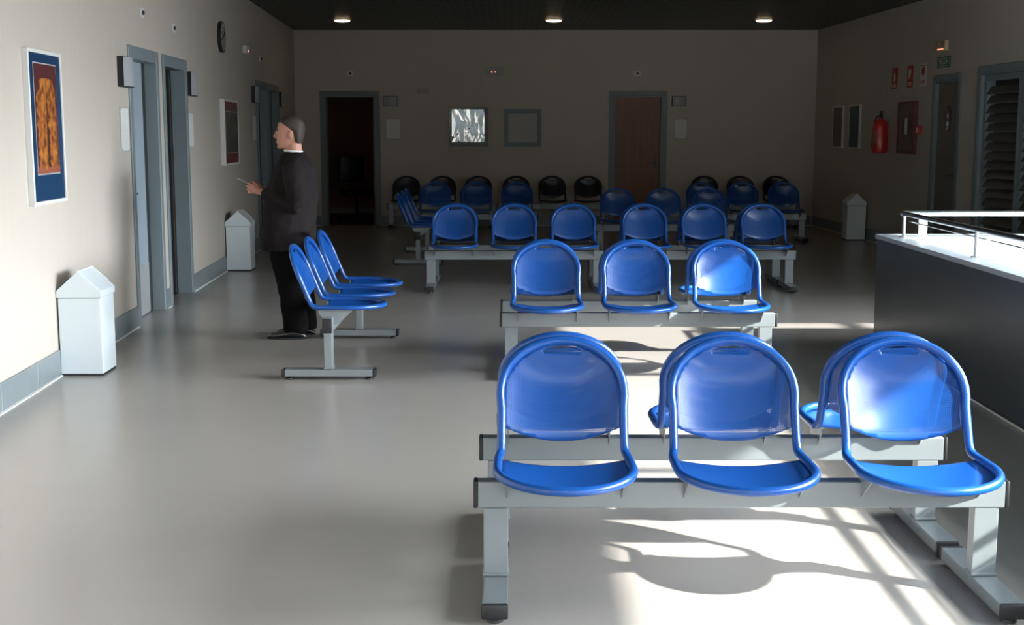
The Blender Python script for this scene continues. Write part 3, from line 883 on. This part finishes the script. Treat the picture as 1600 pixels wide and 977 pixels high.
# exit sign and lamp
r = on_right('exit_sign', 'green and white exit sign reading SALIDA above the right door', 'sign', 15.30, 2.32)
obj('board', bx(-.20, .20, -.008, -.0005, -.062, .062), 'green_sign', r)
obj('border', bx(-.185, .185, -.0095, -.0082, -.048, .048), 'white_sign', r)
obj('field', bx(-.178, .178, -.0110, -.0096, -.041, .041), 'green_sign', r)
text('lettering', 'SALIDA', .085, 'white_sign', r, (0, -.0120, 0))
r = on_right('emergency_light', 'small emergency light with an orange glow above the exit sign', 'light', 15.34, 2.505)
obj('case', bx(-.16, .16, -.05, -.0005, -.06, .06, bev=.008), mat('amber_diffuser', (.55, .42, .28, 1), .4), r)
bm = B(); sphere(bm, (.0, -.053, .02), .016, .007, .014, 8, 6); obj('lamp', bm, 'whiteplastic', r, smooth=True)
bm = B(); box(bm, -.06, .13, -.054, -.0505, -.045, -.032); obj('amber_strip', bm, 'led', r)

# downlights
GL = 'round recessed ceiling downlights'
for x, y, l in ((-2.44, 18.80, 'leftmost of three lit round ceiling downlights'), (.60, 18.80, 'middle of three lit round ceiling downlights'), (3.62, 18.80, 'rightmost of three lit round ceiling downlights')):
    r = thing('downlight', l, 'light', (x, y, H), 0, GL)
    n = 28
    bm = B(); rings(bm, [[(rr*math.cos(2*PI*k/n), rr*math.sin(2*PI*k/n), z) for k in range(n)] for rr, z in ((.13, -.0005), (.13, -.010), (.115, -.014))]); obj('ring', bm, 'whiteplastic', r, smooth=True)
    bm = B(); rings(bm, [[(rr*math.cos(2*PI*k/n), rr*math.sin(2*PI*k/n), z) for k in range(n)] for rr, z in ((.112, -.012), (.105, -.028), (.06, -.036))]); obj('diffuser', bm, 'lamp', r, smooth=True)
    la = bpy.data.lights.new('downlight_beam', 'SPOT'); la.energy = .15; la.spot_size = math.radians(140); la.spot_blend = .8; la.color = (1, .80, .5); la.shadow_soft_size = .1
    lo = bpy.data.objects.new('downlight_beam', la); COL.objects.link(lo); lo.location = (x, y, H-.06)

# ------------------------------------------------------------------ office chair seen through the open doorway
oc = thing('office_chair', 'black swivel office chair in the dark room through the open doorway', 'chair', (-2.66, 21.95, .001), math.radians(25))
obj('seat', bx(-.24, .24, -.24, .22, .44, .52, bev=.03, seg=3), 'black', oc, smooth=True)
obj('backrest', bx(-.22, .22, .20, .26, .66, 1.10, bev=.03, seg=3), 'black', oc, smooth=True)
bm = B(); tube(bm, [(0, .0, .43), (0, .2, .44), (0, .29, .56), (0, .27, .75)], .018, 8); obj('back_support', bm, 'black', oc, smooth=True)
bm = B(); cyl(bm, (0, 0, .09), (0, 0, .44), .025, 12); obj('gas_lift', bm, 'black', oc, smooth=True)
for k in range(5):
    a = 2*PI*k/5; c, s = math.cos(a), math.sin(a)
    bm = B(); tube(bm, [(0, 0, .11), (.29*c, .29*s, .075)], [.024, .014], 8); lg = obj('base_arm', bm, 'black', oc, smooth=True)
    bm = B(); sphere(bm, (.29*c, .29*s, .03), .028, .028, .0295, 10, 8); obj('castor', bm, 'black', lg, smooth=True)

# ------------------------------------------------------------------ the standing man
man = thing('person', 'standing man in a dark knee-length jacket and black trousers holding a small white card', 'person', (-1.60, 9.36, 0), -PI/2)
# local: faces -y, his left side is +x (towards the camera)
def ell(cx, cy, z, a, b, n=20, p=2.0, tilt=0):
    L = []
    for k in range(n):
        t = 2*PI*k/n; c, s = math.cos(t), math.sin(t)
        x = a*math.copysign(abs(c)**(2/p), c); y = b*math.copysign(abs(s)**(2/p), s)
        L.append((cx+x, cy+y, z+tilt*y))
    return L
def remesh(o, v, it=4, f=.5):
    md = o.modifiers.new('remesh', 'REMESH'); md.mode = 'VOXEL'; md.voxel_size = v; md.use_smooth_shade = True
    s = o.modifiers.new('smooth', 'SMOOTH'); s.iterations = it; s.factor = f
    return o
bm = B()
# head: rings (z, half width, front y, back y), head leans slightly forward
HZ = 1.385
prof = [(.000, .036, -.072, -.005), (.015, .047, -.086, .03), (.035, .056, -.090, .062), (.06, .063, -.090, .080), (.09, .069, -.088, .092), (.12, .072, -.086, .098), (.15, .073, -.085, .100), (.18, .069, -.078, .096), (.205, .057, -.060, .080), (.222, .038, -.034, .054), (.230, .016, -.010, .028)]
rings(bm, [ell(0, (f_+b_)/2-.012, HZ+z, w_, (b_-f_)/2, 24, 2.2) for z, w_, f_, b_ in prof])
tube(bm, [(0, -.102, HZ+.125), (0, -.116, HZ+.085), (0, -.104, HZ+.072)], [.009, .015, .010], 8)      # nose
tube(bm, [(-.024, -.098, HZ+.046), (0, -.105, HZ+.047), (.024, -.098, HZ+.046)], [.006, .0085, .006], 8)  # lips
tube(bm, [(-.045, -.088, HZ+.132), (0, -.100, HZ+.136), (.045, -.088, HZ+.132)], [.008, .009, .008], 8)   # brow
sphere(bm, (0, -.088, HZ+.012), .022, .016, .016)
for s in (-1, 1): sphere(bm, (s*.074, .008, HZ+.098), .011, .020, .032)
# neck and trunk under the clothes
tube(bm, [(0, .018, HZ+.04), (0, .022, 1.33), (0, .03, 1.25)], [.056, .058, .08], 16)
rings(bm, [ell(0, .01, z, a, b, 20) for z, a, b in ((.80, .14, .11), (.95, .145, .14), (1.1, .15, .12), (1.24, .15, .09), (1.29, .07, .06))])
for s in (-1, 1):
    # arm, forearm, hand
    el = (s*.235, .075, 1.00); wr = (s*.085, -.215, 1.075)
    tube(bm, [(s*.16, .03, 1.25), (s*.215, .05, 1.14), el], [.048, .045, .038], 12)
    tube(bm, [el, (s*.17, -.06, 1.03), wr], [.038, .034, .024], 12)
    palm = (s*.062, -.268, 1.095)
    tube(bm, [wr, (s*.075, -.235, 1.082), palm], [.022, .029, .024], 12)
    # four bent fingers under the card, thumb on top of it
    for q in range(4):
        fy = (-.006, -.003, -.003, -.008)[q]; dz = (.034, .0125, -.009, -.030)[q]; ln = (.92, 1.05, 1, .8)[q]
        p0 = Vector((s*.064, -.262, 1.092+dz*.75)); p1 = Vector((s*.054, -.300*1+fy*-1-.006*ln, 1.098+dz)); p2 = p1+Vector((-s*.022*ln, -.020*ln, .002)); p3 = p2+Vector((-s*.021*ln, .003, 0))
        tube(bm, [p0, p1, p2, p3], [.0092, .0085, .0078, .0062], 10)
    tube(bm, [(s*.060, -.240, 1.108), (s*.046, -.262, 1.136), (s*.026, -.286, 1.146)], [.0125, .0098, .008], 10)
    # leg
    tube(bm, [(s*.085, .01, .84), (s*.09, -.005, .46), (s*.09, .03, .09)], [.09, .058, .042], 12)
body = obj('body', bm, 'skin', man, smooth=True); remesh(body, .0036, 3, .4)
for s in (-1, 1):
    bm = B(); sphere(bm, (s*.031, -.093, HZ+.112), .011, .007, .007, 12, 8); ey = obj('eye', bm, 'whiteplastic', man, smooth=True)
    bm = B(); sphere(bm, (s*.031, -.0985, HZ+.112), .0045, .002, .0045, 10, 6); obj('iris', bm, 'black', ey, smooth=True)
    bm = B(); tube(bm, [(s*.048, -.088, HZ+.130), (s*.032, -.102, HZ+.137), (s*.014, -.104, HZ+.133)], [.003, .0045, .004], 8); obj('eyebrow', bm, 'hair', man, smooth=True)
# hair
bm = B()
rings(bm, [ell(0, (f_+b_)/2-.008, HZ+z, w_+.006, (b_-f_)/2+.006, 24, 2.2) for z, w_, f_, b_ in ((.035, .050, .052, .078), (.06, .060, .040, .088), (.085, .068, .030, .094), (.11, .072, .022, .098), (.13, .074, .000, .101), (.155, .075, -.046, .103), (.18, .071, -.072, .098), (.205, .060, -.060, .083), (.225, .041, -.036, .056), (.236, .016, -.010, .028))])
remesh(obj('hair', bm, 'hair', man, smooth=True), .008, 3)
# jacket
bm = B()
rings(bm, [ell(0, (f_+b_)/2, z, w_, (b_-f_)/2, 28, 2.3, tilt=0) for z, w_, f_, b_ in (
    (.655, .245, -.222, .150), (.75, .245, -.222, .155), (.88, .240, -.215, .163), (1.0, .235, -.200, .168), (1.10, .230, -.180, .170), (1.18, .225, -.150, .168), (1.25, .205, -.110, .160), (1.31, .150, -.065, .140), (1.345, .085, -.045, .112), (1.36, .072, -.04, .10))])
for s in (-1, 1):
    tube(bm, [(s*.13, .03, 1.30), (s*.205, .045, 1.245), (s*.255, .065, 1.14), (s*.268, .085, 1.02), (s*.262, .080, .98)], [.05, .078, .074, .066, .060], 16)
    tube(bm, [(s*.265, .085, 1.0), (s*.24, .02, .995), (s*.185, -.075, 1.03), (s*.115, -.180, 1.068)], [.064, .062, .055, .046], 16)
    tube(bm, [(s*.045, -.045, 1.345), (s*.06, -.105, 1.24), (s*.03, -.165, 1.12)], [.012, .016, .008], 8)   # lapel roll
jk = obj('jacket', bm, 'jacket', man, smooth=True); remesh(jk, .011, 3)
tx = bpy.data.textures.new('folds', 'CLOUDS'); tx.noise_scale = .11; tx.noise_depth = 2
md = jk.modifiers.new('folds', 'DISPLACE'); md.texture = tx; md.strength = .028; md.mid_level = .5; md.texture_coords = 'LOCAL'
bm = B(); tube(bm, [(.062*math.cos(a), .022+.062*math.sin(a)-.008, 1.366-.006*math.sin(a)) for a in [2*PI*k/24 for k in range(24)]], .009, 8, closed=True)
obj('shirt_collar', bm, 'shirt', man, smooth=True)
# trousers
bm = B()
rings(bm, [ell(0, -.012, z, a, b, 24, 2.2) for z, a, b in ((.60, .185, .150), (.72, .19, .155), (.84, .18, .15))])
for s in (-1, 1):
    dy = -.02 if s > 0 else .012
    rings(bm, [ell(s*.095, cy_+dy, z, a, b, 18) for z, cy_, a, b in ((.70, -.01, .10, .135), (.60, -.01, .105, .130), (.45, .005, .088, .108), (.30, .022, .080, .098), (.15, .035, .076, .094), (.075, .040, .076, .092), (.050, .040, .074, .090))])
tr_ = obj('trousers', bm, 'trousers', man, smooth=True); remesh(tr_, .011, 3)
md = tr_.modifiers.new('folds', 'DISPLACE'); md.texture = tx; md.strength = .015; md.mid_level = .5; md.texture_coords = 'LOCAL'
for s in (-1, 1):
    dy = -.02 if s > 0 else .012
    bm = B()
    L = []
    for t_, w_, h_ in ((0, .022, .030), (.04, .034, .062), (.10, .036, .082), (.16, .037, .066), (.21, .042, .052), (.25, .040, .044), (.275, .028, .034), (.285, .012, .022)):
        y = .115-t_+dy
        L.append([(s*.095+w_*math.cos(a), y, max(.006, h_/2+.004+h_/2*math.sin(a))) for a in [2*PI*k/16 for k in range(16)]])
    rings(bm, L); sh = obj('shoe', bm, 'shoe', man, smooth=True, angle=70)
    bm = B(); prism(bm, [(s*.095+.045*math.sin(a)*(1 if math.cos(a) > -.2 else .85), -.027+dy-.150*math.cos(a)) for a in [2*PI*k/24 for k in range(24)]], 'z', .0005, .014)
    obj('sole', bm, 'rubber', sh)
card = obj('card', bx(-.042, .042, -.065, .065, -.0015, .0015, bev=.001, seg=1), 'whiteplastic')
card.location = (-1.60-.338, 9.36, 1.142); card.rotation_euler = (0, math.radians(28), -PI/2+.0)
card.rotation_euler = (math.radians(-28), 0, -PI/2)
tag(card, 'small white card held up in the hands of the standing man', 'card')

# ------------------------------------------------------------------ light
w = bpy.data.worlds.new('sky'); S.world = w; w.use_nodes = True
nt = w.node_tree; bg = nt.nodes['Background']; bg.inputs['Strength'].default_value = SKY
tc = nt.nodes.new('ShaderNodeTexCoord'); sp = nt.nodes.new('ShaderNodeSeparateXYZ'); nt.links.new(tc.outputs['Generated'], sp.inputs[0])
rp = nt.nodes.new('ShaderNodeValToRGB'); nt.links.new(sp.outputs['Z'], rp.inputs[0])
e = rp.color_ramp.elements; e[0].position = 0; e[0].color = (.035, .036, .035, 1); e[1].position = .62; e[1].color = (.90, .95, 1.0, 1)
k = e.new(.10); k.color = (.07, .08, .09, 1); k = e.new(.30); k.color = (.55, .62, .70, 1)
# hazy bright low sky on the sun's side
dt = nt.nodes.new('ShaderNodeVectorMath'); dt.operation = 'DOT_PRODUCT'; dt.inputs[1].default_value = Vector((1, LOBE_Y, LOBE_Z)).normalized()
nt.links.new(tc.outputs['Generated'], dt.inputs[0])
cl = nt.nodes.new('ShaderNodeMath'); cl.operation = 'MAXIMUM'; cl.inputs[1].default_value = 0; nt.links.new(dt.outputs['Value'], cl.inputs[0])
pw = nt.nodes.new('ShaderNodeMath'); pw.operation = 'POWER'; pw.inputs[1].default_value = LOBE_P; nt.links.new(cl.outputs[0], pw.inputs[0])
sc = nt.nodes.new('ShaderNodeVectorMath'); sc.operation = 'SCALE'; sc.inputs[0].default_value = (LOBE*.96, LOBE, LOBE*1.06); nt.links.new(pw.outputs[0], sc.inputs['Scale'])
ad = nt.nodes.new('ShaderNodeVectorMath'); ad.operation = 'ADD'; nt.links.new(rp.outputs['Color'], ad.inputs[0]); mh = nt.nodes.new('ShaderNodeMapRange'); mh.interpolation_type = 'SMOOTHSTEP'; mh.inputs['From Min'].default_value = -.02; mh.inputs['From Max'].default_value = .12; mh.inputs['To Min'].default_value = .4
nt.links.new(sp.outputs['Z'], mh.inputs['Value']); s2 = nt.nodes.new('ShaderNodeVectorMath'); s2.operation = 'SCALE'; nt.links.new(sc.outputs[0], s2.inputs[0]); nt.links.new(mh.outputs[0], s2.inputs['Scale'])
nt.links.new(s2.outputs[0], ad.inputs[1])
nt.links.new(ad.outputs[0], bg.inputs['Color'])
sun = bpy.data.lights.new('sun', 'SUN'); sun.energy = 24; sun.angle = math.radians(.7); sun.color = (1, .965, .90)
so = bpy.data.objects.new('sun', sun); COL.objects.link(so)
so.rotation_euler = Vector((-1, .50, -.67)).to_track_quat('-Z', 'Y').to_euler()
so.location = (20, -8, 14)
def portal(name, loc, rot, sx, sy):
    a = bpy.data.lights.new(name, 'AREA'); a.shape = 'RECTANGLE'; a.size = sx; a.size_y = sy; a.cycles.is_portal = True
    o = bpy.data.objects.new(name, a); COL.objects.link(o); o.location = loc; o.rotation_euler = rot
portal('portal_rear', ((wx_hi+wx_lo)/2, Y0-.15, (WZ0+WZ1)/2), Vector((0, 1, 0)).to_track_quat('-Z', 'Y').to_euler(), wx_hi-wx_lo, WZ1-WZ0)
portal('portal_roof', ((4.8+XA)/2, (Y0+7.78)/2, H+.12), (0, 0, 0), XA-4.8, 7.78-Y0)
portal('portal_side', (XA+.15, (Y0+YJ)/2, 1.7), Vector((-1, 0, 0)).to_track_quat('-Z', 'Y').to_euler(), YJ-Y0-.6, 2.4)

# ------------------------------------------------------------------ camera
cam = bpy.data.cameras.new('camera'); co = bpy.data.objects.new('camera', cam); COL.objects.link(co)
cam.sensor_width = 36; cam.lens = 2000/1600*36; cam.clip_start = .05; cam.clip_end = 100
co.location = (0, 0, 1.5); co.rotation_euler = (math.radians(90-8.012), 0, 0)
S.camera = co
S.view_settings.view_transform = 'Standard'
S.view_settings.look = 'None'
S.view_settings.exposure = 0; S.view_settings.gamma = 1
S.view_settings.use_curve_mapping = False
S.cycles.transparent_max_bounces = 24
S.cycles.max_bounces = 10; S.cycles.diffuse_bounces = 6
S.cycles.sample_clamp_indirect = 6
